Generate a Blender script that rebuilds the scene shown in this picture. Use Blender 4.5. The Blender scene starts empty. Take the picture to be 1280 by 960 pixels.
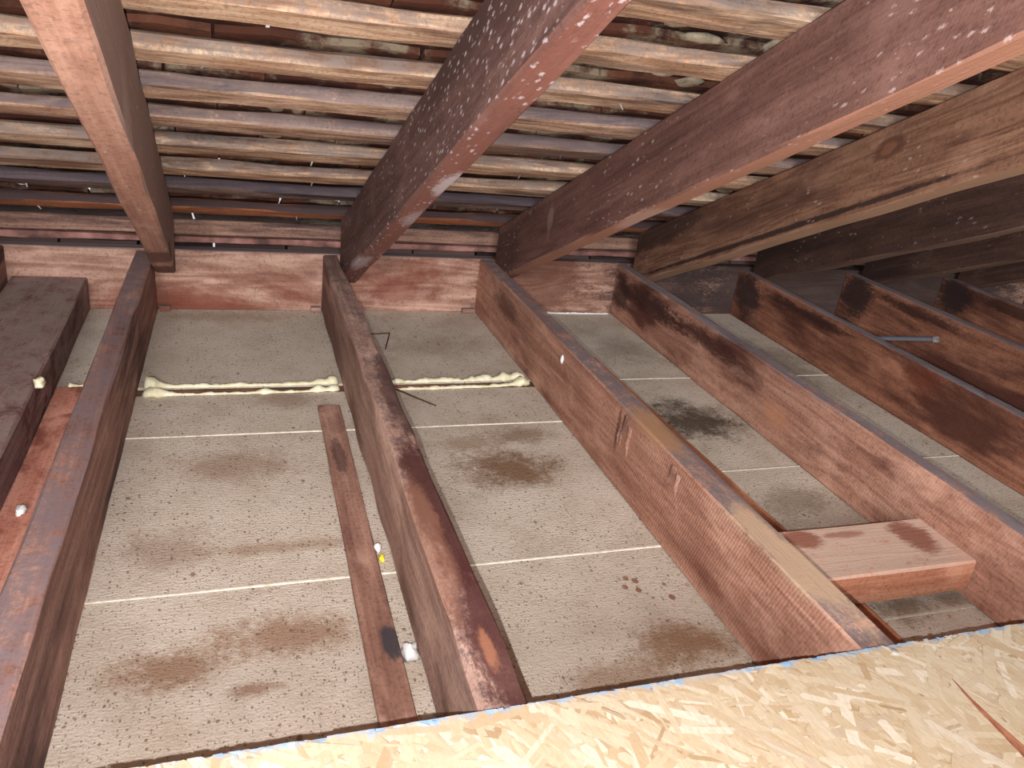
import bpy, math, random
from mathutils import Vector, noise as mnoise, Matrix
random.seed(7)
sc = bpy.context.scene
COL = sc.collection

# ------------------------------------------------------------------ camera, world, light, exposure
cam_d = bpy.data.cameras.new('camera'); cam = bpy.data.objects.new('camera', cam_d); COL.objects.link(cam)
cam.location = (-0.2911, -2.5456, 0.9012)
cam.rotation_euler = tuple(math.radians(a) for a in (66.4724, -6.7878, -18.1925))
cam_d.sensor_width = 36.0; cam_d.lens = 28.432; cam_d.clip_start = 0.02
sc.camera = cam

world = bpy.data.worlds.new('attic_world'); sc.world = world; world.use_nodes = True
world.node_tree.nodes['Background'].inputs[0].default_value = (1.0, 0.97, 0.97, 1)
world.node_tree.nodes['Background'].inputs[1].default_value = 0.45

fl_d = bpy.data.lights.new('phone_flash', 'POINT'); flash = bpy.data.objects.new('phone_flash', fl_d); COL.objects.link(flash)
fl_d.energy = 50; fl_d.color = (1.0, 0.985, 1.0); fl_d.shadow_soft_size = 0.004
flash.location = cam.matrix_basis @ Vector((-0.026, -0.030, 0.004))      # the torch sits beside the lens

fill_d = bpy.data.lights.new('added_back_fill', 'AREA'); fill = bpy.data.objects.new('added_back_fill', fill_d); COL.objects.link(fill)
fill_d.shape = 'RECTANGLE'; fill_d.size = 2.6; fill_d.size_y = 1.8; fill_d.energy = 300; fill_d.color = (1.0, 0.985, 1.0)   # added soft fill five metres behind, lifting the far boards; no known source
fill.location = (-1.0, -7.8, 3.0)
fill.rotation_euler = (Vector((.4, -.6, .2))-Vector(fill.location)).to_track_quat('-Z', 'Y').to_euler()

sc.view_settings.view_transform = 'Standard'; sc.view_settings.look = 'None'
sc.view_settings.gamma = 1.0; sc.view_settings.use_curve_mapping = False
sc.view_settings.exposure = 0.75

# ------------------------------------------------------------------ measures of the place (metres)
T = 0.47707                    # roof slope: z falls by T per metre towards the eaves (+y)
ANG = math.atan(T); CA = math.cos(ANG); SA = math.sin(ANG)
ZT = 0.2967                    # height of the rafters' upper face at y = 0
H = 0.19                       # joist height
XL, XR, YB = -1.75, 3.45, -3.0 # side walls, near end of the timbers
OSB_Y = -1.915

def lin(c, a=1.0):
    return tuple(((v/255)/12.92 if v/255 <= .04045 else ((v/255+.055)/1.055)**2.4) for v in c) + (a,)

# ------------------------------------------------------------------ material helpers
class NB:
    def __init__(s, name, rough=.8, spec=.25):
        s.m = bpy.data.materials.new(name); s.m.use_nodes = True
        s.t = s.m.node_tree; s.b = s.t.nodes['Principled BSDF']
        s.b.inputs['Roughness'].default_value = rough; s.b.inputs['Specular IOR Level'].default_value = spec
    def _set(s, sock, v):
        if isinstance(v, bpy.types.NodeSocket): s.t.links.new(v, sock)
        elif v is not None: sock.default_value = v
    def node(s, ty): return s.t.nodes.new(ty)
    def coord(s, which='Object'):
        return s.node('ShaderNodeTexCoord').outputs[which]
    def rnd(s): return s.node('ShaderNodeObjectInfo').outputs['Random']
    def pos(s): return s.node('ShaderNodeNewGeometry').outputs['Position']
    def mp(s, v, scale=(1,1,1), loc=(0,0,0)):
        n = s.node('ShaderNodeMapping'); s._set(n.inputs[0], v); s._set(n.inputs['Scale'], scale); s._set(n.inputs['Location'], loc); return n.outputs[0]
    def noise(s, v, scale=5, detail=4, rough=.55, dist=0, col=False):
        n = s.node('ShaderNodeTexNoise'); s._set(n.inputs['Vector'], v); s._set(n.inputs['Scale'], scale)
        n.inputs['Detail'].default_value = detail; n.inputs['Roughness'].default_value = rough; n.inputs['Distortion'].default_value = dist
        return n.outputs['Color' if col else 'Fac']
    def voro(s, v, scale, out='Distance', rnd=1.0):
        n = s.node('ShaderNodeTexVoronoi'); s._set(n.inputs['Vector'], v); n.inputs['Scale'].default_value = scale
        n.inputs['Randomness'].default_value = rnd; return n.outputs[out]
    def ramp(s, f, stops, interp='LINEAR'):
        n = s.node('ShaderNodeValToRGB'); e = n.color_ramp.elements; n.color_ramp.interpolation = interp
        while len(e) < len(stops): e.new(.5)
        for k, (p, c) in enumerate(stops):
            e[k].position = p; e[k].color = c
        s._set(n.inputs[0], f); return n.outputs[0]
    def mr(s, f, a, b, c=0., d=1.):
        n = s.node('ShaderNodeMapRange'); n.interpolation_type = 'SMOOTHSTEP'; s._set(n.inputs[0], f)
        for i, v in enumerate((a, b, c, d)): n.inputs[i+1].default_value = v
        return n.outputs[0]
    def math(s, op, a, b=None, clamp=False):
        n = s.node('ShaderNodeMath'); n.operation = op; n.use_clamp = clamp; s._set(n.inputs[0], a); s._set(n.inputs[1], b); return n.outputs[0]
    def vm(s, op, a, b=None):
        n = s.node('ShaderNodeVectorMath'); n.operation = op; s._set(n.inputs[0], a); s._set(n.inputs[1], b)
        return n.outputs['Value' if op in ('LENGTH', 'DOT_PRODUCT') else 'Vector']
    def mix(s, f, a, b, mode='MIX'):
        n = s.node('ShaderNodeMix'); n.data_type = 'RGBA'; n.blend_type = mode
        s._set(n.inputs[0], f); s._set(n.inputs[6], a); s._set(n.inputs[7], b); return n.outputs[2]
    def sep(s, v, i):
        n = s.node('ShaderNodeSeparateXYZ'); s._set(n.inputs[0], v); return n.outputs[i]
    def bump(s, h, strength=.3, dist=.01):
        n = s.node('ShaderNodeBump'); n.inputs['Strength'].default_value = strength; n.inputs['Distance'].default_value = dist
        s._set(n.inputs['Height'], h); s.t.links.new(n.outputs[0], s.b.inputs['Normal'])
    def out(s, c): s._set(s.b.inputs['Base Color'], c); return s.m
    # ellipsoidal stain with a ragged edge: centre c, radii r
    def blot(s, v, c, r, rag=.7, nscale=14, soft=.45, nv=None):
        q = s.mp(v, tuple(1/x for x in r), tuple(-a/x for a, x in zip(c, r)))
        d = s.vm('LENGTH', q)
        n = nv if nv is not None else s.noise(v, nscale, 5, .65)
        d = s.math('ADD', d, s.math('MULTIPLY', s.math('SUBTRACT', n, .5), rag*2))
        return s.mr(d, 1.0, 1.0-soft)

MATS = {}
def wood(name, dark, mid, light, axis=1, stain=None, stain_amt=.5, stain_scale=3.0, stretch=.25, specks=None, speck_amt=.0,
         dust_lit=None, dust_lit_amt=0., dust_lit_face=None, saw=0., blots=(), rough=.8, fig=9., soot=None, ring=.10, shear=0., dust_lit_max=.92):
    b = NB(name, rough)
    oc = b.coord('Object'); r = b.rnd()
    if shear:                                   # grain runs up the slope
        cx_ = b.node('ShaderNodeCombineXYZ'); b._set(cx_.inputs[2], b.math('MULTIPLY', b.sep(oc, 1), shear)); oc = b.vm('ADD', oc, cx_.outputs[0])
    off = b.node('ShaderNodeCombineXYZ')
    for i, k in enumerate((7.3, 13.1, 4.7)): b._set(off.inputs[i], b.math('MULTIPLY', r, k))
    v = b.vm('ADD', oc, off.outputs[0])
    def st(cross, along):
        sc_ = [cross]*3; sc_[axis] = along; return tuple(sc_)
    big = b.noise(b.mp(v, st(fig, fig*.11)), 1.0, 2, .5, .6)
    rings = b.math('ADD', b.math('MULTIPLY', b.math('SINE', b.math('MULTIPLY', big, 46.)), .5), .5)
    fine = b.noise(b.mp(v, st(170, 6)), 1.0, 4, .7)
    med = b.noise(b.mp(v, st(26, 2.2)), 1.0, 4, .6)
    f = b.math('ADD', b.math('MULTIPLY', rings, ring), b.math('ADD', b.math('MULTIPLY', fine, .42), b.math('MULTIPLY', med, .58-ring)))
    c = b.ramp(f, [(.30, lin(dark)), (.50, lin(mid)), (.70, lin(light))])
    spk = b.noise(v, 130, 4, .75); mot = b.noise(b.mp(v, st(9, 5)), 1.0, 5, .65)
    c = b.mix(b.mr(spk, .46, .72, 0, .55), c, lin(tuple(x*.62 for x in dark)))
    c = b.mix(b.mr(mot, .50, .72, 0, .40), c, lin(tuple(min(255, x*1.12+14) for x in light)))
    hgt = b.math('ADD', b.math('MULTIPLY', spk, .6), b.math('ADD', fine, b.math('MULTIPLY', rings, .25)))
    if stain:
        sn = b.noise(b.mp(v, st(stain_scale, stain_scale*stretch)), 1.0, 6, .62, .3)
        c = b.mix(b.mr(sn, .66-.32*stain_amt, .80-.32*stain_amt, 0, .85), c, lin(stain))
    if soot:                                    # sooty grime streaks with their own ragged shape
        sn2 = b.noise(b.mp(v, st(11, 1.3), (3.1, 1.7, 9.2)), 1.0, 6, .7, .5)
        c = b.mix(b.mr(sn2, .52, .66, 0, .9), c, lin(soot))
    if dust_lit:
        nrm = b.coord('Normal')
        comp = b.vm('DOT_PRODUCT', nrm, dust_lit_face or (0, 0, 1))
        dn = b.math('ADD', b.math('MULTIPLY', b.noise(v, 22, 5, .7), .55), b.math('MULTIPLY', b.noise(v, 150, 4, .8), .45))
        msk = b.math('MULTIPLY', b.mr(comp, .55, .85), b.mr(dn, .62-.4*dust_lit_amt, .78-.4*dust_lit_amt))
        c = b.mix(b.math('MULTIPLY', msk, dust_lit_max), c, lin(dust_lit))
    bn = b.math('ADD', b.math('MULTIPLY', b.noise(b.mp(v, st(22, 8)), 1.0, 5, .7), .55), b.math('MULTIPLY', b.noise(b.mp(v, st(160, 60)), 1.0, 4, .8), .45)) if blots else None
    for (cc, rr, colr, amt) in blots:
        m_ = b.math('MULTIPLY', b.blot(oc, cc, rr, .95, nv=bn), amt)
        c = b.mix(m_, c, lin(colr))
    if specks:
        vs = b.vm('ADD', b.mp(v, st(1., .55)), b.vm('MULTIPLY', b.noise(v, 210, 3, .7, col=True), (.010, .010, .010)))
        fz = b.noise(v, 260, 3, .8)
        d = b.voro(vs, 105); gate = b.sep(b.voro(vs, 105, 'Color'), 0); zone = b.noise(v, 3.5, 3)
        m1 = b.math('MULTIPLY', b.mr(b.math('ADD', d, b.math('MULTIPLY', b.sep(b.voro(vs, 105, 'Color'), 1), .30)), .48, .22), b.math('GREATER_THAN', b.math('ADD', gate, b.math('MULTIPLY', zone, .5)), 1.22-speck_amt))
        c = b.mix(b.math('MULTIPLY', m1, .75), c, lin(specks))
    if saw:
        side = b.math('SUBTRACT', 1., b.math('ABSOLUTE', b.sep(b.coord('Normal'), 2)))
        ps = [0, 0, 0]; ps[axis] = 420
        sw = b.math('SINE', b.vm('DOT_PRODUCT', v, (60, 880 if axis == 1 else 60, 260 if axis == 1 else 880)))
        hgt = b.math('ADD', hgt, b.math('MULTIPLY', b.math('MULTIPLY', sw, side), saw*.45))
    b.bump(hgt, .35, .004)
    MATS[name] = b.out(c); return MATS[name]

# ------------------------------------------------------------------ object helpers
def tag(o, label=None, cat=None, group=None, kind=None):
    if label: o['label'] = label
    if cat: o['category'] = cat
    if group: o['group'] = group
    if kind: o['kind'] = kind
    return o
def mobj(name, verts, faces, mat=None, parent=None, loc=(0,0,0), rot=(0,0,0), smooth=None):
    me = bpy.data.meshes.new(name); me.from_pydata([tuple(v) for v in verts], [], faces); me.validate(); me.update()
    if smooth is not None:
        for p in me.polygons: p.use_smooth = True
        if smooth < 180: me.set_sharp_from_angle(angle=math.radians(smooth))
    if mat: me.materials.append(mat)
    o = bpy.data.objects.new(name, me); COL.objects.link(o)
    o.location = loc; o.rotation_euler = rot
    if parent: o.parent = parent
    return o
def empty(name, loc=(0,0,0)):
    o = bpy.data.objects.new(name, None); COL.objects.link(o); o.location = loc; o.empty_display_size = .05; return o
def fix_normals(o):
    import bmesh
    bm = bmesh.new(); bm.from_mesh(o.data); bmesh.ops.recalc_face_normals(bm, faces=bm.faces); bm.to_mesh(o.data); bm.free(); return o

def bar_mesh(L, sec, axis=1, n=24, cham=.004, jit=.0015, wob=.0, seed=0, end_rag=0.):
    """bar along local axis (1: y from -L to 0, 0: x from 0 to L); sec(t) -> (a0, a1, z0, z1) at distance t along it"""
    V, F = [], []
    sd = seed*3.77
    def nz(t, k, s): return mnoise.noise(Vector((t*s, k*5.3+sd, sd*.7)))
    for i in range(n+1):
        t = L*i/n
        a0, a1, z0, z1 = sec(t)
        wx = wob*nz(t, 9, 1.1); wz = wob*nz(t, 11, 1.3)
        j = [jit*nz(t, k, 7.) for k in range(12)]
        am, zm = (a0+a1)/2, (z0+z1)/2
        c0, c1, c2, c3 = [cham*(1+.8*nz(t, 20+k, 5.)) for k in range(4)]
        ring = [(a0+c0, z0), (am, z0+j[0]), (a1-c1, z0), (a1, z0+c1), (a1+j[1], zm), (a1, z1-c2),
                (a1-c2, z1), (am, z1+j[2]), (a0+c3, z1), (a0, z1-c3), (a0+j[3], zm), (a0, z0+c0)]
        for k, (a, z) in enumerate(ring):
            a += wx+j[k]*.6; z += wz+j[(k+3) % 12]*.6
            e = 0
            if end_rag and i in (0, n): e = end_rag*nz(k*.37, 40+i, 3.)
            V.append((a, -t-e, z) if axis == 1 else (t+e, a, z))
    for i in range(n):
        for k in range(12):
            a, b_ = i*12+k, i*12+(k+1) % 12
            F.append((a, b_, b_+12, a+12) if axis == 1 else (a, a+12, b_+12, b_))
    F.append(tuple(range(12))[::-1]); F.append(tuple(n*12+k for k in range(12)))
    return V, F
def bar(name, L, sec, mat, loc=(0,0,0), rot=(0,0,0), parent=None, **kw):
    V, F = bar_mesh(L, sec, **kw)
    return fix_normals(mobj(name, V, F, mat, parent, loc, rot, smooth=32))
def boxm(x0, x1, y0, y1, z0, z1):
    return ([(x0,y0,z0),(x1,y0,z0),(x1,y1,z0),(x0,y1,z0),(x0,y0,z1),(x1,y0,z1),(x1,y1,z1),(x0,y1,z1)],
            [(3,2,1,0),(4,5,6,7),(0,1,5,4),(1,2,6,5),(2,3,7,6),(3,0,4,7)])
def tube_mesh(pts, rad, nseg=8):
    V, F = [], []
    pts = [Vector(p) for p in pts]
    for i, p in enumerate(pts):
        d = (pts[min(i+1, len(pts)-1)]-pts[max(i-1, 0)]).normalized()
        up = Vector((0,0,1)) if abs(d.z) < .9 else Vector((1,0,0))
        s = d.cross(up).normalized(); u = s.cross(d)
        r = rad(i) if callable(rad) else rad
        for k in range(nseg):
            a = 2*math.pi*k/nseg
            rr = r(a) if callable(r) else r
            V.append(p+s*math.cos(a)*rr+u*math.sin(a)*rr)
    for i in range(len(pts)-1):
        for k in range(nseg):
            a, b_ = i*nseg+k, i*nseg+(k+1) % nseg
            F.append((a, b_, b_+nseg, a+nseg))
    F.append(tuple(range(nseg))[::-1]); F.append(tuple((len(pts)-1)*nseg+k for k in range(nseg)))
    return V, F

# ------------------------------------------------------------------ materials
# fibreboard
def make_panel_mat():
    b = NB('fibreboard', .85, .2)
    p = b.pos()
    n1 = b.noise(p, 9, 5, .6); n2 = b.noise(p, 240, 3, .6); n3 = b.noise(b.mp(p, (60, 220, 60)), 1, 3, .6)
    c = b.ramp(b.math('ADD', b.math('MULTIPLY', n1, .6), b.math('MULTIPLY', n3, .4)), [(.3, lin((176,160,142))), (.5, lin((196,183,167))), (.72, lin((208,197,184)))])
    # weathering grey-brown film
    c = b.mix(b.mr(b.noise(p, 3.2, 5, .65), .50, .70, 0, .5), c, lin((162,146,130)))
    fine = b.noise(p, 55, 5, .75)
    nv = b.math('ADD', b.math('MULTIPLY', b.noise(p, 14, 6, .75), .6), b.math('MULTIPLY', b.noise(p, 85, 4, .8), .4))
    B = [((.31,-1.05,0), (.17,.12,.2), (116,84,58), .9), ((.24,-.93,0), (.13,.06,.2), (140,110,84), .6), ((.40,-.90,0), (.12,.06,.2), (126,96,72), .7),
         ((-.27,-.98,0), (.19,.10,.2), (142,110,88), .55), ((-.38,-1.56,0), (.11,.07,.2), (134,98,70), .8), ((-.21,-1.51,0), (.15,.07,.2), (138,100,72), .75),
         ((-.40,-1.26,0), (.11,.09,.2), (146,120,104), .6), ((.42,-1.65,0), (.13,.08,.2), (128,90,58), .85), ((.27,-1.71,0), (.14,.06,.2), (134,100,72), .6),
         ((.90,-.86,0), (.17,.17,.2), (72,58,44), .95), ((.94,-.36,0), (.16,.14,.2), (120,108,92), .5), ((.92,-1.27,0), (.16,.08,.2), (128,112,90), .6), ((.90,-1.645,0), (.09,.055,.2), (116,92,72), .8), ((1.02,-1.64,0), (.06,.035,.2), (112,84,66), .6),
         ((-.15,-.66,0), (.14,.07,.2), (132,98,76), .5), ((-.20,-1.28,0), (.22,.025,.2), (142,108,80), .5), ((-.27,-1.62,0), (.05,.02,.2), (128,88,62), .7),
         ((.30,-.30,0), (.2,.13,.2), (150,128,106), .5), ((1.42,-.5,0), (.2,.3,.2), (120,100,82), .6), ((-.3,-.06,0), (.25,.07,.2), (140,116,92), .5)]
    for cc, rr, col, a in B:
        c = b.mix(b.math('MULTIPLY', b.blot(p, cc, rr, 1.5, nv=nv, soft=.8), a), c, lin(col))
    # drip spots
    for scl, th, thg, colr, am in ((34, .13, .54, (118,82,60), .75), (90, .20, .43, (100,76,60), .7), (190, .26, .38, (96,78,66), .65)):
        pv = b.mp(p, (1, .72, 0))
        d = b.voro(pv, scl); g = b.sep(b.voro(pv, scl, 'Color'), 0)
        zone = b.noise(p, 4.0, 3, .6)
        dd = b.math('ADD', d, b.math('MULTIPLY', b.math('SUBTRACT', fine, .5), .30))
        m1 = b.math('MULTIPLY', b.mr(dd, th+.05, th-.05), b.math('GREATER_THAN', b.math('MULTIPLY', g, zone), thg-.12))
        c = b.mix(b.math('MULTIPLY', m1, am), c, lin(colr))
    # the splash of round drops by the second seam
    pv = b.mp(p, (1, .8, 0))
    m2 = b.math('MULTIPLY', b.mr(b.math('ADD', b.voro(pv, 46), b.math('MULTIPLY', b.math('SUBTRACT', fine, .5), .2)), .34, .24), b.math('MULTIPLY', b.blot(p, (.44,-1.505,0), (.085,.075,.2), .2), b.math('GREATER_THAN', b.sep(b.voro(pv, 46, 'Color'), 1), .35)))
    c = b.mix(b.math('MULTIPLY', m2, .85), c, lin((128,78,48)))
    c = b.mix(b.mr(n2, .5, .75, 0, .45), c, lin((140,122,106)))
    b.bump(b.math('ADD', n2, b.math('MULTIPLY', n3, .7)), .6, .004)
    MATS['panel'] = b.out(c)
make_panel_mat()
b = NB('pale_joint', .8, .2); MATS['joint'] = b.out(b.ramp(b.noise(b.pos(), 70, 4), [(.3, lin((186,174,154))), (.6, lin((216,208,192)))])); 
b = NB('joint_grey', .8, .2); MATS['joint_grey'] = b.out(b.ramp(b.noise(b.pos(), 70, 4), [(.3, lin((160,150,134))), (.6, lin((190,182,168)))]))
def foam_mat(name, c0, c1):
    b = NB(name, .55, .35); p = b.pos()
    n = b.noise(p, 45, 4, .6); b.bump(b.noise(p, 120, 3, .6), .35, .003)
    b.b.inputs['Subsurface Weight'].default_value = .12; b.b.inputs['Subsurface Radius'].default_value = (.01, .008, .004)
    MATS[name] = b.out(b.ramp(n, [(.3, lin(c0)), (.65, lin(c1))]))
foam_mat('foam', (206,196,152), (230,226,200)); foam_mat('foam_white', (206,206,202), (230,230,228)); foam_mat('foam_yellow', (222,190,40), (240,214,70))

RED = dict(dark=(130,88,73), mid=(176,128,107), light=(206,162,140))
wood('joist_a', (104,74,66), (142,104,92), (176,138,122), stain=(62,44,44), stain_amt=.35, dust_lit=(122,106,108), dust_lit_amt=.55, soot=(60,42,44))
wood('joist_b', (122,94,84), (166,132,118), (198,164,146), stain=(104,72,62), stain_amt=.45, saw=.1, dust_lit=(104,88,86), dust_lit_amt=.42,
     blots=[((.03,-1.45,.19), (.06,.30,.02), (72,36,34), .92), ((.03,-1.78,.19), (.06,.22,.02), (74,38,36), .9), ((.045,-1.05,.19), (.05,.3,.02), (70,44,42), .75), ((-.012,-1.55,.19), (.034,.22,.03), (150,106,84), .5), ((.01,-1.8,.17), (.012,.05,.05), (166,112,84), .6)])
wood('joist_c', **RED, stain=(104,58,44), stain_amt=.35, saw=.30, dust_lit=(116,106,108), dust_lit_amt=.62,
     blots=[((-.012,-1.17,.13), (.034,.05,.07), (178,128,106), .6), ((-.012,-1.385,.15), (.034,.04,.05), (180,132,110), .6), ((-.012,-1.13,.13), (.034,.012,.06), (92,54,44), .7),
            ((.02,-1.25,.19), (.04,.14,.02), (170,128,92), .8), ((.03,-1.68,.19), (.05,.22,.02), (190,160,130), .8), ((.055,-1.45,.19), (.02,.25,.02), (96,86,94), .6), ((-.012,-.30,.13), (.034,.16,.05), (84,54,46), .6)])
wood('joist_d', **RED, stain=(74,36,30), stain_amt=.55, stain_scale=5, stretch=.35, dust_lit=(122,114,118), dust_lit_amt=.66, saw=.15,
     blots=[((-.012,-.25,.13), (.034,.36,.05), (62,34,30), .9), ((-.012,-.62,.14), (.034,.3,.04), (66,34,30), .85), ((-.012,-1.0,.08), (.034,.09,.04), (196,138,104), .7), ((-.012,-.06,.1), (.034,.08,.1), (58,38,36), .8)])
wood('joist_e', (104,64,50), (148,98,76), (180,126,100), stain=(70,36,30), stain_amt=.5, stain_scale=5, dust_lit=(122,114,118), dust_lit_amt=.66,
     blots=[((-.012,-.08,.11), (.034,.12,.12), (48,36,36), .9), ((-.012,-.4,.15), (.034,.35,.03), (58,34,30), .85), ((-.012,-.95,.14), (.034,.12,.07), (110,52,34), .6)])  # darker patches at the rim end and along the upper face
wood('rim', (126,92,78), (162,124,106), (192,156,138), axis=0, stain=(112,54,38), stain_amt=.4, stain_scale=2.5, stretch=.6, dust_lit=(106,100,102), dust_lit_amt=.95, saw=.08, fig=12, ring=.2,
     blots=[((2.45,0,.1), (.25,.1,.2), (92,52,40), .75), ((2.98,0,.1), (.30,.1,.25), (72,52,48), .85), ((3.9,0,.1), (1.2,.2,.6), (54,44,43), .92), ((1.98,0,.07), (.1,.1,.06), (108,46,34), .6)])
# rafters
wood('rafter_pink', (150,108,92), (182,136,116), (204,162,142), stain=(132,92,78), stain_amt=.3, specks=(206,188,178), speck_amt=.12, shear=T, saw=.1,
     dust_lit=(150,128,120), dust_lit_amt=1.2, dust_lit_face=(1,0,0), blots=[((.03,-.25,.135), (.08,.10,.08), (100,64,56), .8), ((.03,-.05,.135), (.08,.08,.06), (96,60,54), .8)])
wood('rafter_speck', (80,58,54), (110,82,76), (136,104,98), stain=(78,56,52), stain_amt=.4, specks=(206,194,198), speck_amt=.50, shear=T,
     dust_lit=(142,90,76), dust_lit_amt=.75, dust_lit_face=(0,0,-1), dust_lit_max=.7,
     blots=[((.05,-1.05,.135), (.035,.09,.02), (222,214,218), .62), ((.04,-.80,.13), (.025,.10,.012), (206,198,202), .4), ((.02,-.30,.125), (.03,.14,.016), (206,198,202), .5)])
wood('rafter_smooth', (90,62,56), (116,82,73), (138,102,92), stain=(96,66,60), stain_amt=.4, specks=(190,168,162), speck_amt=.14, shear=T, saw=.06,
     dust_lit=(186,134,110), dust_lit_amt=1.0, dust_lit_face=(0,0,-1), dust_lit_max=.8,  # same wood as the sides; the brighter lit underside is painted in
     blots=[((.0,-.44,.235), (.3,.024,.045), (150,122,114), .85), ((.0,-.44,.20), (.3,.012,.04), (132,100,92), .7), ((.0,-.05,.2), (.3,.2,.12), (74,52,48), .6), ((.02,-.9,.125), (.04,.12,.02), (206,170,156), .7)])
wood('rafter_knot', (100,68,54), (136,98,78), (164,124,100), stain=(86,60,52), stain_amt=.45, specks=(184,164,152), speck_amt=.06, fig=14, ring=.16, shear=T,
     dust_lit=(186,150,122), dust_lit_amt=1.1, dust_lit_face=(0,0,-1), dust_lit_max=.85,
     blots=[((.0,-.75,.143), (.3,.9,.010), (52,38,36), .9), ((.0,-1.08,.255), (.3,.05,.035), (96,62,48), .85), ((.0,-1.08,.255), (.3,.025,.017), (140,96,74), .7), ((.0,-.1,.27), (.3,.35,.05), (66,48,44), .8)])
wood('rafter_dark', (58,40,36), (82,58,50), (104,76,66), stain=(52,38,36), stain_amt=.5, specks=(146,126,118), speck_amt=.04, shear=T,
     dust_lit=(150,122,104), dust_lit_amt=1.1, dust_lit_face=(0,0,-1), dust_lit_max=.7)
# battens: tan wood, blue-grey weathered face towards the ridge
BK = dict(axis=0, dust_lit_face=(0,-1,0), stretch=.12, dust_lit_max=.72, ring=.2, fig=16)
wood('batten_tan', (132,98,76), (190,152,122), (222,194,166), stain=(104,80,68), stain_amt=.5, stain_scale=9, dust_lit=(128,116,110), dust_lit_amt=.55, soot=(74,60,58), **BK)
wood('batten_grey', (124,92,74), (180,142,116), (210,180,154), stain=(92,74,70), stain_amt=.55, stain_scale=9, dust_lit=(98,90,96), dust_lit_amt=.8, soot=(66,56,60), **BK)
wood('batten_mauve', (90,70,66), (120,98,92), (150,126,114), stain=(64,52,56), stain_amt=.55, stain_scale=9, dust_lit=(76,68,76), dust_lit_amt=.8, soot=(52,44,48), **BK)
wood('batten_orange', (138,82,54), (172,108,72), (190,126,90), stain=(112,70,54), stain_amt=.35, stain_scale=6, dust_lit=(56,50,55), dust_lit_amt=1.1, axis=0, dust_lit_face=(0,-1,0))
wood('eave', (104,76,66), (146,112,96), (176,140,118), axis=0, stain=(74,54,54), stain_amt=.5, stain_scale=5, stretch=.2, soot=(62,48,50))
wood('lath', (112,78,66), (150,112,96), (180,144,126), stain=(98,66,58), stain_amt=.45, stain_scale=9, stretch=.5,
     blots=[((.025,-.85,.01), (.018,.05,.05), (58,56,62), .9), ((.02,-.25,.01), (.02,.1,.05), (70,48,46), .7)])
wood('dark_strip', (84,58,48), (116,82,66), (140,104,86), axis=0)
wood('lath_orange', (120,70,48), (164,104,74), (190,134,100), stain=(104,58,40), stain_amt=.3)
wood('orange_board', (152,96,78), (186,124,104), (204,150,130), stain=(128,70,58), stain_amt=.5, stain_scale=12, stretch=.7)
wood('flat_timber', (96,70,68), (132,104,100), (164,134,126), stain=(96,58,58), stain_amt=.5, stain_scale=16, stretch=.7, dust_lit=(140,122,114), dust_lit_amt=.5)
wood('noggin', (150,86,62), (190,128,98), (214,164,136), axis=0, stain=(150,96,76), stain_amt=.25, stain_scale=8, stretch=.6, dust_lit=(200,172,154), dust_lit_amt=.75,
     blots=[((.15,-.03,.09), (.05,.035,.02), (138,78,60), .85), ((.40,-.06,.09), (.05,.07,.02), (130,74,58), .85), ((.25,-.03,.09), (.06,.012,.02), (146,92,74), .7)])
# clay tiles with lime smears
b = NB('clay_tile', .9, .15); p = b.pos(); r = b.rnd()
c = b.mix(r, lin((70,40,32)), lin((104,66,50)))
c = b.mix(b.mr(b.noise(p, 14, 5, .7), .45, .7), c, lin((54,38,36)))
c = b.mix(b.mr(b.noise(b.mp(p, (1,1,1), (4,2,7)), 7, 6, .7), .50, .64, 0, .85), c, lin((150,136,116)))
b.bump(b.noise(p, 60, 5, .7), .5, .006); MATS['tile'] = b.out(c)
b = NB('lime_mortar', .95, .1); p = b.pos(); b.bump(b.noise(p, 80, 5, .7), .7, .006)
MATS['mortar'] = b.out(b.ramp(b.noise(p, 40, 4), [(.3, lin((122,110,94))), (.7, lin((176,164,142)))]))
b = NB('sooty_brick', .95, .1); p = b.pos(); b.bump(b.noise(p, 80, 5, .7), .7, .006)
MATS['brick'] = b.out(b.mix(b.rnd(), lin((44,34,34)), lin((96,78,72))))
b = NB('pink_mortar', .95, .1); p = b.pos(); b.bump(b.noise(p, 90, 5, .7), .5, .004)
MATS['pink'] = b.out(b.ramp(b.noise(p, 14, 4), [(.35, lin((96,70,66))), (.5, lin((140,100,92))), (.7, lin((178,132,122)))]))
b = NB('gable_plaster', .95, .1); MATS['gable'] = b.out(b.ramp(b.noise(b.pos(), 6, 6), [(.3, lin((60,46,42))), (.7, lin((96,76,68)))]))
b = NB('steel', .4, .5); b.b.inputs['Metallic'].default_value = .6; MATS['steel'] = b.out(lin((150,156,172)))
b = NB('bright_steel', .3, .5); b.b.inputs['Metallic'].default_value = .7; MATS['screw'] = b.out(lin((220,224,232)))
b = NB('nail', .6, .3); MATS['nail'] = b.out(b.mix(b.rnd(), lin((70,64,62)), lin((170,162,152))))
b = NB('twig', .8, .2); MATS['twig'] = b.out(lin((74,50,36)))
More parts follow.
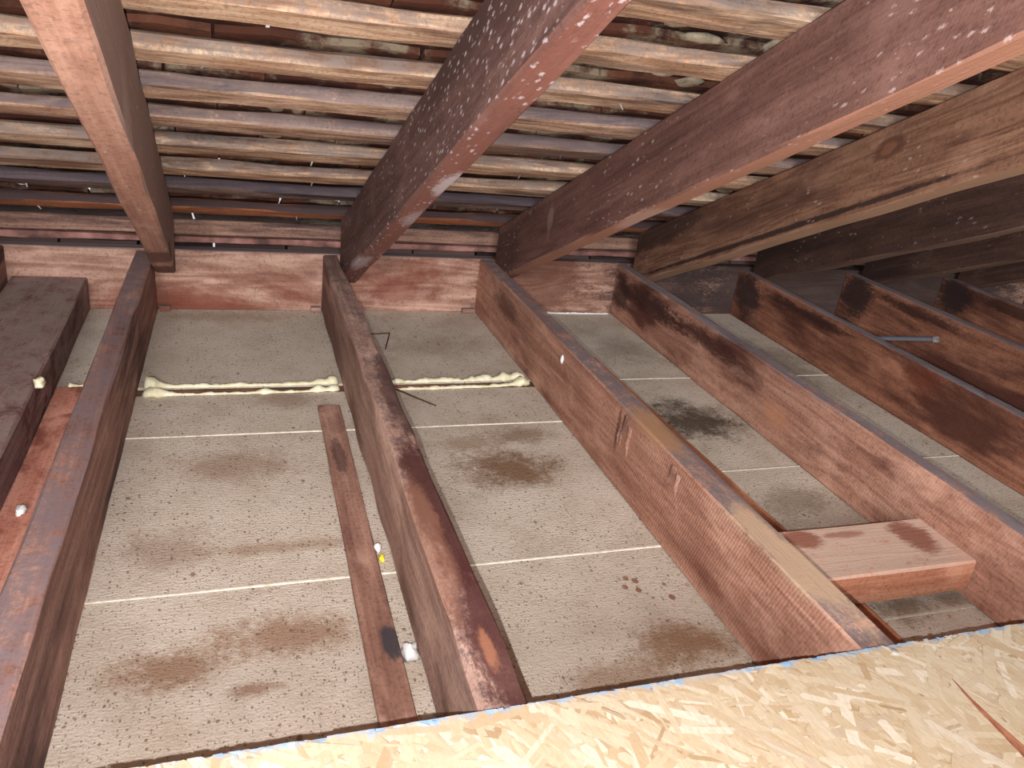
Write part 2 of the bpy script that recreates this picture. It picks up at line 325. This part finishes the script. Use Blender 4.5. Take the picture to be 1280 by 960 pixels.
# oriented strand board
def osb_mat(name, island):
    b = NB(name, .62, .35); p = b.pos()
    if island:
        rn = b.node('ShaderNodeNewGeometry').outputs['Random Per Island']
        c = b.ramp(rn, [(0, lin((150,124,94))), (.04, lin((170,148,118))), (.35, lin((178,160,132))), (.75, lin((185,169,143))), (.96, lin((200,189,170))), (1, lin((156,134,106)))])
    else: c = b.ramp(b.noise(p, 30, 4), [(.3, lin((156,130,96))), (.7, lin((184,162,130)))])
    g = b.noise(b.mp(p, (220, 70, 1)), 1, 3, .6); g2 = b.noise(p, 12, 5, .6)
    c = b.mix(b.mr(g, .4, .75, 0, .35), c, lin((162,136,104)))
    c = b.mix(b.mr(g2, .48, .75, 0, .55), c, lin((184,170,150)))
    # blue edge sealer that ran a little onto the face
    y = b.sep(p, 1)
    e = b.math('ADD', y, b.math('MULTIPLY', b.math('SUBTRACT', b.noise(b.mp(p, (45, 20, 1)), 1, 5, .75), .5), .050))
    c = b.mix(b.mr(e, OSB_Y-.009, OSB_Y+.004, 0, .75), c, lin((104,158,200)))
    b.bump(b.math('ADD', g, b.math('MULTIPLY', g2, .4)), .35, .002)
    MATS[name] = b.out(c)
osb_mat('osb', False); osb_mat('osb_strand', True)
b = NB('bark_strand', .8, .2); MATS['bark'] = b.out(b.ramp(b.noise(b.mp(b.pos(), (90, 30, 1)), 1, 4), [(.35, lin((110,66,48))), (.65, lin((160,108,80)))]))

# ------------------------------------------------------------------ the setting: floor of ceiling boards
floor = tag(empty('floor'), 'tan fibreboard ceiling seen from above between the joists', kind='structure')
def panel(x0, x1, y0, y1, edge_near=None, dz=0.):
    V, F = [], []
    nx = 14
    # thin board with softly bowed edges
    for zi, z in enumerate((-.013, -.0025, 0.)):
        ins = .0025 if z == 0. else 0.
        for yy in (y0+ins, y1-ins):
            for i in range(nx+1):
                V.append((x0+(x1-x0)*i/nx, yy+.0012*mnoise.noise(Vector((i*.7+x0, yy*9, 3))), z+dz))
    m = nx+1
    def idx(zi, yi, i): return zi*2*m+yi*m+i
    for i in range(nx):
        F.append((idx(2,0,i), idx(2,0,i+1), idx(2,1,i+1), idx(2,1,i)))
        F.append((idx(0,0,i), idx(0,1,i), idx(0,1,i+1), idx(0,0,i+1)))
        for zi in (0, 1):
            F.append((idx(zi,0,i), idx(zi,0,i+1), idx(zi+1,0,i+1), idx(zi+1,0,i)))
            F.append((idx(zi,1,i), idx(zi+1,1,i), idx(zi+1,1,i+1), idx(zi,1,i+1)))
    for zi in (0, 1):
        F.append((idx(zi,0,0), idx(zi+1,0,0), idx(zi+1,1,0), idx(zi,1,0)))
        F.append((idx(zi,0,nx), idx(zi,1,nx), idx(zi+1,1,nx), idx(zi+1,0,nx)))
    o = mobj('fibreboard_panel', V, F, MATS['panel'], floor)
    if edge_near:        # pale torn paper lip along the joint at the near edge
        V, F = [], []
        n = 40
        for i in range(n+1):
            x = x0+(x1-x0)*i/n
            w = .0045*(.7+.6*abs(mnoise.noise(Vector((x*14, y0, 1))))); h = .0016+.0008*mnoise.noise(Vector((x*9, y0, 5)))
            yc = y0+.002*mnoise.noise(Vector((x*3, y0*3, 8)))
            V += [(x, yc-w, -.002), (x, yc-w*.5, h), (x, yc+w*.5, h), (x, yc+w, -.002)]
        for i in range(n):
            for k in range(3): F.append((i*4+k, i*4+4+k, i*4+5+k, i*4+1+k))
            F.append((i*4+3, i*4+7, i*4+4, i*4))
        F.append((3,2,1,0)); F.append((n*4, n*4+1, n*4+2, n*4+3))
        tag(fix_normals(mobj('joint_lip', V, F, MATS[edge_near], o)), 'pale raised lip along the board joint')
    return o
XM = .566
for (y0, y1, e) in ((-.574, .04, None), (-.835, -.619, 'joint'), (-1.386, -.836, 'joint'), (-1.93, -1.387, 'joint'), (-2.48, -1.931, None), (-3.02, -2.481, None)):
    panel(XL, XM, y0, y1, e)
for (y0, y1, e) in ((-.584, .04, 'joint_grey'), (-1.125, -.585, 'joint_grey'), (-1.665, -1.126, 'joint_grey'), (-2.205, -1.666, None), (-3.02, -2.206, None)):
    panel(XM+.002, XR, y0, y1, e)
V, F = bar_mesh(XM-XL-.01, lambda t: (-.6175, -.5755, -.034, -.004), axis=0, n=30, cham=.002, jit=.001, seed=3)
tag(fix_normals(mobj('backing_strip', V, F, MATS['dark_strip'], floor, (XL+.005, 0, 0))), 'brown wooden strip showing in the open board joint')

# ------------------------------------------------------------------ walls at the eaves and gables
wall_back = tag(empty('wall_back', (0, .16, 0)), 'dark sooty brick course behind the rim board', kind='structure')
V, F = boxm(XL, XR, .06, .16, -.3, .115)
mobj('masonry', V, F, MATS['brick'], wall_back)
bx_ = XL; k = 0
bm_ = None
while bx_ < XR-.1:
    w = random.uniform(.19, .225)
    x1 = min(bx_+w, XR)
    V, F = bar_mesh(x1-bx_-.008, lambda t: (-.09, .05, .117, .194+random.uniform(-.004, .003)), axis=0, n=4, cham=.006, jit=.004, seed=50+k)
    fix_normals(mobj('brick', V, F, MATS['brick'], wall_back, (bx_, 0, 0), smooth=35))
    bx_ = x1; k += 1
V, F = boxm(XR, XR+.12, YB-.3, .3, -.3, 2.0); tag(mobj('wall_right', V, F, MATS['gable']), 'dim brown gable wall', kind='structure')
V, F = boxm(XL-.12, XL, YB-.3, .3, -.3, 2.0); tag(mobj('wall_left', V, F, MATS['gable']), 'dim brown gable wall', kind='structure')

# ------------------------------------------------------------------ roof tiles
roof = tag(empty('ceiling', (0, 0, ZT)), 'undersides of dark clay roof tiles laid over the battens', kind='structure')
BT = .027
def roof_pt(x, s, n):          # s along the slope (+ towards the eaves), n normal to it, in roof-local z
    return Vector((x, s*CA+n*SA, -s*SA+n*CA))
BAT = [-.021, -.261, -.438, -.622, -.803, -.967, -1.136, -1.314]      # lower edges of the battens along the slope
while BAT[-1] > -3.0: BAT.append(BAT[-1]-.175)
TW, TL, TH = .168, .30, .012
def tile_geo(seed):
    V, F = [], []
    nx, ny = 4, 5
    for top in (0, 1):
        for j in range(ny+1):
            for i in range(nx+1):
                x = -TW/2+.0015+(TW-.003)*i/nx; y = TL*j/ny
                z = .0025*mnoise.noise(Vector((i*.6+seed*9, j*.6, seed))) + .004*(1-(2*i/nx-1)**2) + (TH if top else 0)
                if j == 0 or j == ny: y += .003*mnoise.noise(Vector((i*1.3, seed*5, j)))
                V.append((x, y, z))
    m = (nx+1)*(ny+1)
    def ix(t, j, i): return t*m+j*(nx+1)+i
    for j in range(ny):
        for i in range(nx):
            F.append((ix(1,j,i), ix(1,j,i+1), ix(1,j+1,i+1), ix(1,j+1,i))); F.append((ix(0,j,i), ix(0,j+1,i), ix(0,j+1,i+1), ix(0,j,i+1)))
    for j in range(ny):
        F.append((ix(0,j,0), ix(1,j,0), ix(1,j+1,0), ix(0,j+1,0))); F.append((ix(0,j,nx), ix(0,j+1,nx), ix(1,j+1,nx), ix(1,j,nx)))
    for i in range(nx):
        F.append((ix(0,0,i), ix(0,0,i+1), ix(1,0,i+1), ix(1,0,i))); F.append((ix(0,ny,i), ix(1,ny,i), ix(1,ny,i+1), ix(0,ny,i+1)))
    return V, F
tile_me = []
for sd in range(4):
    V, F = tile_geo(sd+1)
    o = mobj('roof_tile', V, F, MATS['tile'], None, smooth=40); tile_me.append(o.data); bpy.data.objects.remove(o)
restV, restF = [], []
tilt = math.atan2(.020, .22)
for ri, sb in enumerate([.16]+BAT):
    head = sb-.078                 # the tile's head hooks over the batten
    off = (ri % 2)*TW/2
    x = XL+.02+off
    if off: x -= 0
    while x < XR-.02:
        xc = x+TW/2+random.uniform(-.003, .003)
        n0 = BT+.001+random.uniform(0, .002)
        loc = roof_pt(xc, head, n0); rot = Matrix.Rotation(-ANG+tilt, 4, 'X') @ Matrix.Rotation(random.uniform(-.012, .012), 4, 'Z')
        sd = random.randrange(4)
        if -1.78 < sb < .2 and -.95 < xc < 2.75 and xc+TW/2 < XR:
            o = bpy.data.objects.new('roof_tile', tile_me[sd]); COL.objects.link(o); o.parent = roof
            o.location = loc; o.rotation_euler = rot.to_euler()
        elif xc+TW/2 < XR:
            b0 = len(restV)
            for v in tile_me[sd].vertices: restV.append(Matrix.Translation(loc) @ rot @ v.co)
            for pgn in tile_me[sd].polygons: restF.append(tuple(i+b0 for i in pgn.vertices))
        x += TW
tag(mobj('outer_tiles', restV, restF, MATS['tile'], roof, smooth=40), kind='stuff')
# lime torching pressed into the tile joints
V, F = [], []
def dab(c, r, ex, seed):
    nu, nv = 8, 5; b0 = len(V)
    for j in range(nv+1):
        th = math.pi*j/nv
        for i in range(nu):
            ph = 2*math.pi*i/nu
            d = Vector((math.sin(th)*math.cos(ph)*ex[0], math.sin(th)*math.sin(ph)*ex[1], math.cos(th)*ex[2]))
            k_ = r*(1+.45*mnoise.noise(Vector((d.x*2+seed, d.y*2, d.z*2+seed*.3))))
            q = c+roof_pt(d.x*k_, d.y*k_, d.z*k_); V.append(q)
    for j in range(nv):
        for i in range(nu):
            F.append((b0+j*nu+i, b0+j*nu+(i+1) % nu, b0+(j+1)*nu+(i+1) % nu, b0+(j+1)*nu+i))
for ri, sb in enumerate(BAT[:12]):
    for k in range(26):
        x = random.uniform(-.9, 2.6)
        s = sb+random.uniform(.0, .09)
        c = roof_pt(x, s, BT+.004+random.uniform(-.004, .006))
        dab(c, random.uniform(.010, .022), (random.uniform(.8, 3.0), random.uniform(.8, 2.0), .4), ri*31+k)
tag(mobj('lime_torching', V, F, MATS['mortar'], roof, smooth=180), kind='stuff')

# ------------------------------------------------------------------ roof battens
BM = ['batten_orange', 'batten_mauve', 'batten_tan', 'batten_tan', 'batten_grey', 'batten_grey', 'batten_tan', 'batten_tan']
ORD = ['lowest', 'second', 'third', 'fourth', 'fifth', 'sixth', 'seventh', 'eighth', 'ninth', 'tenth', 'eleventh', 'twelfth', 'thirteenth', 'fourteenth', 'fifteenth', 'sixteenth', 'seventeenth', 'eighteenth', 'nineteenth', 'twentieth']
LOOK = {'batten_orange': 'roof batten with bright orange underside and sooty face', 'batten_mauve': 'dark mauve weathered roof batten', 'batten_tan': 'tan split-wood roof batten', 'batten_grey': 'roof batten with tan underside and blue-grey face'}
nail_V, nail_F = tube_mesh([(0,0,.010), (0,0,-.003), (.0004,0,-.007), (.0006,.0006,-.011)], lambda i: (.002, .002, .0018, .001)[i], 6)
nm = mobj('nail', nail_V, nail_F, MATS['nail'], smooth=40); nail_me = nm.data; bpy.data.objects.remove(nm)
RAFX = [-1.0, -.487, .050, .568, 1.077, 1.592, 2.108, 2.62, 3.13]
for i, sb in enumerate(BAT):
    m = BM[i] if i < len(BM) else ('batten_tan', 'batten_grey', 'batten_tan')[i % 3]
    w = (.072, .066, .070, .074, .064, .070, .060, .064)[i % 8]
    def sec(t, w=w, i=i):
        k = .006*mnoise.noise(Vector((t*2.3, i*3.1, 0))); k2 = .006*mnoise.noise(Vector((t*3.1, i*7.7, 5))); k3 = .0035*mnoise.noise(Vector((t*4, i, 9))); k += .0035*mnoise.noise(Vector((t*17, i*3.1, 2))); k2 += .0035*mnoise.noise(Vector((t*19, i*2.1, 7)))
        return (-w-k2, k, max(0, k3*.3), BT+k3)
    loc = Vector((XL+.01, 0, ZT+.001))+roof_pt(0, sb, 0)
    o = bar('roof_batten', XR-XL-.02, sec, MATS[m], loc, (-ANG, 0, 0), axis=0, n=110, cham=.004, jit=.004, seed=i+1)
    tag(o, '%s, %s up from the eaves' % (LOOK[m], ORD[i]) if i else LOOK[m] + ', lowest above the rim board', 'batten', 'roof battens across the rafters')
    for k in range(5):
        x = random.uniform(.8, 3.4)
        if min(abs(XL+x-r_) for r_ in RAFX) < .09: continue
        nl = bpy.data.objects.new('nail', nail_me); COL.objects.link(nl); nl.parent = o
        nl.location = (x, -random.uniform(.006, w*.5), 0); nl.rotation_euler = (ANG+random.uniform(-.2, .2), random.uniform(-.25, .25), random.uniform(0, 6))

# eave board and the mortar ledge below it
o = bar('eave_board', XR-XL-.02, lambda t: (-.008, .008, .222+.003*mnoise.noise(Vector((t*3,0,0))), .268), MATS['eave'], (XL+.01, .068, 0), axis=0, n=60, cham=.003, jit=.002, seed=77)
tag(o, 'brown weathered eave board standing behind the rafter feet', 'board')
o = bar('mortar_ledge', XR-XL-.02, lambda t: (-.014, .016, .1975+.004*mnoise.noise(Vector((t*6,3,0))), .216), MATS['pink'], (XL+.01, .072, 0), axis=0, n=90, cham=.003, jit=.003, seed=78)
tag(o, 'pinkish mortar ledge under the eave board on the bricks', 'mortar')

# ------------------------------------------------------------------ rim board
o = bar('rim_board', XR-XL-.02, lambda t: (.003, .046, 0, H), MATS['rim'], (XL+.01, 0, 0), axis=0, n=60, cham=.003, jit=.0015, seed=5)
tag(o, 'orange-brown rim board closing the joist ends along the eaves', 'board')

# ------------------------------------------------------------------ joists (x of the left face at the rim, widths back/front, drift, top)
LJ = 2.98
JO = [(-.930, .052, .055, -.010, .188, 'joist_a', 'dark ceiling joist on the far side of the wide flat timber'),
      (-.539, .050, .054, -.0179, .185, 'joist_a', 'ceiling joist with a furry purple-grey top beside the rusty orange board'),
      (.0, .048, .062, -.0131, .188, 'joist_b', 'ceiling joist with scabby dark red top running beside the loose lath'),
      (.5212, .044, .064, -.0032, .190, 'joist_c', 'red sawn ceiling joist with splintered pale gouges and a dab of foam'),
      (1.0384, .038, .042, .0064, .187, 'joist_d', 'red ceiling joist with dark mottled upper half that the short noggin meets'),
      (1.5564, .035, .037, .0073, .181, 'joist_e', 'orange-brown ceiling joist dark at its rim end, next past the noggin bay'),
      (2.0607, .045, .047, .0084, .181, 'joist_e', 'ceiling joist that the grey steel rod leans on'),
      (2.5701, .043, .044, -.0058, .174, 'joist_e', 'dim brown ceiling joist next beyond the one with the steel rod'),
      (3.08, .043, .044, 0, .180, 'joist_e', 'dim ceiling joist nearest the gable wall')]
for i, (x, w0, w1, yaw, h, m, lab) in enumerate(JO):
    def sec(t, w0=w0, w1=w1, yaw=yaw, h=h):
        f = min(1, t/1.9); return (yaw*t, yaw*t+w0+(w1-w0)*f, 0.001, h)
    o = bar('ceiling_joist', LJ, sec, MATS[m], (x, 0, 0), axis=1, n=70, cham=.0035 if i != 2 else .006, jit=.003 if i != 2 else .006, seed=i+20)
    tag(o, lab, 'joist', 'ceiling joists')
    if m == 'joist_c':                          # torn slivers standing off the sawn face
        for (y, z, hh, ww, ln) in ((-1.165, .180, .085, .013, .012), (-1.185, .165, .075, .010, -.008), (-1.150, .150, .05, .007, .010), (-1.375, .178, .060, .012, .010), (-1.395, .170, .050, .009, -.006)):
            x_ = yaw*-y-.0015
            V = [(x_, y-ww, z), (x_-.003, y, z+.002), (x_, y+ww, z-.004), (x_-.006, y+ln*.4, z-hh*.5), (x_, y+ln, z-hh), (x_+.002, y, z-hh*.4)]
            F = [(0,1,3), (1,2,3), (0,3,4), (3,2,4), (0,5,1), (1,5,2), (0,4,5), (5,4,2)]
            tag(fix_normals(mobj('splinter', V, F, MATS['lath'], o)), 'pale torn wood splinter')

# ------------------------------------------------------------------ rafters (x, width, drift, underside at y=0, slope of underside, foot y)
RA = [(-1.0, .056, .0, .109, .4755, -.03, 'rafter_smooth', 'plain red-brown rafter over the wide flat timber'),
      (-.4865, .0565, .0115, .1088, .4755, -.055, 'rafter_pink', 'rafter with pinkish-tan underside and grey-brown side'),
      (.0495, .054, .004, .0922, .4956, -.035, 'rafter_speck', 'dark purple-brown rafter peppered with white specks'),
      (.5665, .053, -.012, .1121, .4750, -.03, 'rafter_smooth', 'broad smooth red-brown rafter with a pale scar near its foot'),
      (1.084, .066, -.032, .1097, .4758, -.03, 'rafter_knot', 'brown rafter with a large knot and pale waney lower edge'),
      (1.592, .058, .0, .1233, .4636, -.03, 'rafter_dark', 'dark brown rafter with a thin pale lower edge beside the knotty rafter'),
      (2.106, .055, .0, .115, .4720, -.03, 'rafter_dark', 'dim dark rafter above the joist with the steel rod'),
      (2.615, .055, .0, .112, .4750, -.03, 'rafter_dark', 'dim dark rafter second from the gable wall'),
      (3.125, .055, .0, .112, .4750, -.03, 'rafter_dark', 'dim dark rafter closest to the gable wall')]
for i, (x, w, yaw, zu, t_, y0, m, lab) in enumerate(RA):
    def sec(t, w=w, yaw=yaw, zu=zu, t_=t_, y0=y0, i=i):
        y = -t
        k = 0
        if i in (4, 5): k = .008*mnoise.noise(Vector((t*3., i, 0)))
        return (yaw*t, yaw*t+w, zu+t_*(t-y0)+k, ZT+T*(t-y0))
    o = bar('rafter', 2.95, sec, MATS[m], (x, y0, 0), axis=1, n=80, cham=.006 if i == 2 else .005, jit=.003, seed=i+40)
    tag(o, lab, 'rafter', 'rafters')

# ------------------------------------------------------------------ loose and short timbers
o = bar('loose_lath', 1.9, lambda t: (-.02*t*.98-.0, .053+(.002-.021)*t, 0.0015, .012), MATS['lath'], (-.085, -.722, 0), axis=1, n=40, cham=.002, jit=.002, seed=60, end_rag=.004)
tag(o, 'loose brown lath with a black stain lying on the fibreboard beside a joist', 'lath')
o = bar('ceiling_lath', 2.4, lambda t: (0, .028+.03*min(1, t/1.0), 0.0015, .018), MATS['lath_orange'], (.752, -.45, 0), axis=1, n=40, cham=.002, jit=.0015, seed=61)
tag(o, 'narrow orange-brown lath on the boards beside the noggin end', 'lath')
# noggin between two joists, notched over the lath
o = bar('noggin', .464, lambda t: (-.150, 0, .0215, .090), MATS['noggin'], (.5795, -1.493, 0), axis=0, n=16, cham=.004, jit=.0015, seed=62)
tag(o, 'short pinkish noggin with dark damp stains fixed between two joists', 'noggin')
o = bar('flat_timber', 2.4, lambda t: (0, .195-.012*t*.5, .0015, .100), MATS['flat_timber'], (-.868, -.004, 0), axis=1, n=50, cham=.004, jit=.003, seed=63)
tag(o, 'wide dark mauve timber lying flat between joists against the rim', 'timber')
o = bar('floor_board', 1.35, lambda t: (-.015*t, .132-.018*t, .0015, .016), MATS['orange_board'], (-.672, -.592, 0), axis=1, n=30, cham=.002, jit=.0012, seed=64)
tag(o, 'narrow rusty orange board wedged between flat timber and furry joist', 'board')
for k, (x, w) in enumerate(((.0-.034, .03), (.472, .045), (-.482, .03))):
    o = bar('corner_cleat', w, lambda t: (-.018, -.001, .0015, .018), MATS['rim'], (x, 0, 0), axis=0, n=3, cham=.002, jit=.001, seed=65+k)
    tag(o, ('small wooden cleat at the rim foot against the scabby-topped joist', 'small wooden cleat at the rim foot against the gouged red joist', 'small wooden cleat at the rim foot under the pinkish rafter')[k], 'cleat')

# ------------------------------------------------------------------ expanding foam
def foam_bead(name, pts, r, seed, mat='foam', label='', lumps=(), group='foam beads sealing the board joint', squash=.8):
    V, F = [], []
    P = []
    pts = [Vector(p) for p in pts]
    tot = sum((pts[i+1]-pts[i]).length for i in range(len(pts)-1)); n = max(8, int(tot/.006))
    for i in range(n+1):
        d = tot*i/n; k = 0
        while k < len(pts)-2 and d > (pts[k+1]-pts[k]).length: d -= (pts[k+1]-pts[k]).length; k += 1
        f = min(1, d/(pts[k+1]-pts[k]).length)
        p = pts[k].lerp(pts[k+1], f)
        u = i/n
        rr = r*(1+.55*mnoise.noise(Vector((i*.22, seed*3.1, 0)))+.45*mnoise.noise(Vector((i*.6, seed, 4))))
        for (lu, lr, lw) in lumps: rr += lr*math.exp(-((u-lu)/lw)**2)
        if i in (0, n): rr *= .45
        P.append((p+Vector((0, .25*r*mnoise.noise(Vector((i*.15, seed*2., 9))), 0)), rr))
    ns = 10
    for i, (p, rr) in enumerate(P):
        for k in range(ns):
            a = 2*math.pi*k/ns
            q = rr*(1+.35*mnoise.noise(Vector((i*.4, k*1.1, seed))))
            V.append((p.x, p.y+math.cos(a)*q, max(.0008, p.z-.006+rr*.5+math.sin(a)*q*squash)))
    for i in range(len(P)-1):
        for k in range(ns):
            a, b_ = i*ns+k, i*ns+(k+1) % ns; F.append((a, b_, b_+ns, a+ns))
    F.append(tuple(range(ns))[::-1]); F.append(tuple((len(P)-1)*ns+k for k in range(ns)))
    c = pts[0]
    V = [(v[0]-c.x, v[1]-c.y, v[2]) for v in V]
    o = fix_normals(mobj(name, V, F, MATS[mat], None, (c.x, c.y, 0), smooth=180))
    return tag(o, label, 'foam', group)
foam_bead('foam_bead', [(-.486,-.574,.006), (-.30,-.578,.006), (-.16,-.577,.006), (-.016,-.572,.006)], .0065, 1, label='cream foam bead on the rim side of the open joint beside the furry joist', lumps=((.03,.017,.06), (.30,.003,.02), (.47,.003,.02), (.9,.005,.04), (.97,.012,.035)))
foam_bead('foam_bead', [(-.486,-.621,.006), (-.25,-.619,.004), (-.1,-.618,.005), (-.018,-.612,.006)], .0048, 2, label='cream foam bead on the near side of the open joint beside the furry joist', lumps=((.05,.013,.07), (.60,.006,.04), (.88,.009,.03), (.97,.008,.04)))
foam_bead('foam_bead', [(.062,-.577,.006), (.25,-.576,.006), (.40,-.573,.006), (.510,-.566,.006)], .0080, 3, label='cream foam bead on the rim side of the open joint meeting the gouged red joist', lumps=((.2,.002,.03), (.45,.003,.03), (.72,.008,.04), (.85,.009,.03), (.95,.011,.035)))
foam_bead('foam_bead', [(.062,-.620,.006), (.2,-.619,.005), (.4,-.615,.005), (.512,-.604,.008)], .0058, 4, label='cream foam bead on the near side of the open joint meeting the gouged red joist', lumps=((.07,.008,.04), (.5,.002,.04), (.94,.013,.04)))
foam_bead('foam_bead', [(-.650,-.584,.014), (-.60,-.584,.014), (-.560,-.578,.016)], .0075, 5, label='short cream foam bead at the head of the rusty orange board', lumps=((.82,.010,.18),))
foam_bead('foam_bead', [(.63,-.008,.006), (.80,-.010,.007), (1.03,-.010,.005)], .0045, 6, mat='foam_white', label='thin white foam bead along the foot of the dark rim stretch', group='foam beads sealing the board joint')
def foam_dab(c, r, seed, mat, label, ex=(1,1,1), base=None):
    V, F = [], []; nu, nv = 12, 8
    for j in range(nv+1):
        th = math.pi*j/nv
        for i in range(nu):
            ph = 2*math.pi*i/nu
            d = Vector((math.sin(th)*math.cos(ph), math.sin(th)*math.sin(ph), math.cos(th)))
            k_ = r*(1+.55*mnoise.noise(d*1.7+Vector((seed*3.3, 0, seed))))
            V.append((d.x*k_*ex[0], d.y*k_*ex[1], max(d.z*k_*ex[2], -9 if base is None else base)))
    for j in range(nv):
        for i in range(nu): F.append((j*nu+i, j*nu+(i+1) % nu, (j+1)*nu+(i+1) % nu, (j+1)*nu+i))
    return tag(fix_normals(mobj('foam_dab', V, F, MATS[mat], None, c, smooth=180)), label, 'foam', 'stray dabs of foam')
foam_dab((-.036,-1.60,.012), .015, 1, 'foam_white', 'white foam dab squeezed between loose lath and joist near the strand board', (.9,1.1,.9), -.011)
foam_dab((-.038,-1.318,.008), .008, 2, 'foam_white', 'small white foam crumb beside the middle of the loose lath', (.8,1.3,1), -.007)
foam_dab((-.036,-1.350,.006), .0065, 3, 'foam_yellow', 'tiny yellow foam crumb beside the middle of the loose lath', (.8,1.4,.9), -.005)
foam_dab((.5165,-.785,.152), .008, 4, 'foam_white', 'white foam dab stuck on the face of the gouged red joist', (.5,.9,1.4))
foam_dab((-.645,-1.131,.0195), .010, 5, 'foam_white', 'white foam drip on the rusty orange board', (.9,1.7,.7), -.003)
foam_dab((-.668,-.764,.104), .015, 6, 'foam', 'curled cream foam dab on the edge of the wide flat timber', (.8,1.3,.9), -.004)

# ------------------------------------------------------------------ steel rod, twigs
a, e = Vector((1.955, -.285, .012)), Vector((2.050, -.525, .100))
n = 46
V, F = tube_mesh([a.lerp(e, i/n) for i in range(n+1)], lambda i: (.0085 if i % 2 else .0068), 8)
V = [v-a for v in V]
rod = tag(mobj('threaded_rod', V, F, MATS['steel'], None, a, smooth=40), 'grey threaded steel rod leaning against the side of a joist', 'rod')
d = (e-a).normalized()
V, F = tube_mesh([e-a-d*.014, e-a], .0115, 6); mobj('nut', V, F, MATS['screw'], rod)
V, F = tube_mesh([(.070,-.222,.003), (.13,-.218,.004), (.186,-.212,.005), (.182,-.225,.006), (.150,-.34,.003)], .0018, 6)
tag(mobj('twig', V, F, MATS['twig'], smooth=60), 'thin bent dark twig lying on the boards near the rim', 'twig')
V, F = tube_mesh([(.062,-.585,.014), (.13,-.650,.013), (.17,-.690,.008), (.212,-.727,.003)], lambda i: (.0018, .0022, .002, .0015)[i], 6)
tag(mobj('twig', V, F, MATS['twig'], smooth=60), 'thin straight twig lying across the near foam bead', 'twig')

# ------------------------------------------------------------------ strand board underfoot
osb = tag(empty('strand_board', (0, OSB_Y, .1915)), 'pale oriented strand board deck with a blue painted edge laid over the joists', 'board')
OX0, OX1, OY1 = XL+.02, XR-.05, YB+.02
V, F = [], []
n = 160
for i in range(n+1):
    x = OX0+(OX1-OX0)*i/n
    e_ = .0016*mnoise.noise(Vector((x*30, 0, 0)))+.0012*mnoise.noise(Vector((x*90, 4, 0)))
    V += [(x, e_, 0), (x, e_*1.5-.0008, .0165), (x, OY1-OSB_Y, .0165), (x, OY1-OSB_Y, 0)]
for i in range(n):
    for k in range(4): F.append((i*4+k, i*4+(k+1) % 4, i*4+4+(k+1) % 4, i*4+4+k))
F.append((0,1,2,3)); F.append((n*4+3, n*4+2, n*4+1, n*4))
fix_normals(mobj('deck', V, F, MATS['osb'], osb))
V, F = [], []
rs = random.Random(3)
def strand(cx, cy, L, W, ang, z, rr):
    b0 = len(V)
    ca, sa = math.cos(ang), math.sin(ang)
    prof = [(-.5, -.2*rr.random()), (-.46+.1*rr.random(), -.5), (.40+.1*rr.random(), -.5+.15*rr.random()), (.5, .3*rr.random()), (.42+.08*rr.random(), .5), (-.4-.1*rr.random(), .5-.2*rr.random())]
    tx, ty = rr.uniform(-.006, .006), rr.uniform(-.01, .01)
    for (u, v) in prof:
        lx, ly = u*L, v*W
        x, y = cx+lx*ca-ly*sa, cy+lx*sa+ly*ca
        y = min(y, .0012*mnoise.noise(Vector((x*60, 2, 0))))
        V.append((x, y, z+lx*tx+ly*ty))
    V.append((cx, min(cy, -.002), .0160))
    F.append(tuple(b0+k for k in range(6)))
    for k in range(6): F.append((b0+(k+1) % 6, b0+k, b0+6))
for k in range(11000):
    cx = rs.uniform(-1.0, 1.5); cy = -rs.random()**1.2*.75
    ang = rs.gauss(-.95, .75)
    strand(cx, cy, rs.uniform(.025, .11), rs.uniform(.003, .018), ang, .0167+k/11000*.0014, rs)
tag(mobj('strand_layer', V, F, MATS['osb_strand'], osb), kind='stuff')
# one dark bark strand
V = []; F = []
pr = [(.0,0), (.035,-.002), (.07,-.001), (.12,.004), (.16,.004), (.16,-.010), (.11,-.011), (.06,-.008), (.03,-.005)]
A = Vector((.580, -1.986+1.915)); B = Vector((.577, -2.098+1.915)); dv = (B-A); ux = dv.normalized(); vx = Vector((-ux.y, ux.x))
for (u, v) in pr:
    q = A+ux*u+vx*v; V.append((q.x, q.y, .0192)); 
for (u, v) in pr:
    q = A+ux*u+vx*v; V.append((q.x, q.y, .0170))
m_ = len(pr); F = [tuple(range(m_)), tuple(range(m_, 2*m_))[::-1]]+[(k, k+m_, (k+1) % m_+m_, (k+1) % m_) for k in range(m_)]
tag(fix_normals(mobj('bark_strand', V, F, MATS['bark'], osb)), 'dark brown bark strand')
V, F = tube_mesh([(0,0,-.004), (0,0,.0018), (0,0,.0028)], lambda i: (.002, .0048, .0035)[i], 12)
tag(mobj('screw_head', V, F, MATS['screw'], osb, (.538, -.014, .0182), smooth=40), 'silver screw head')
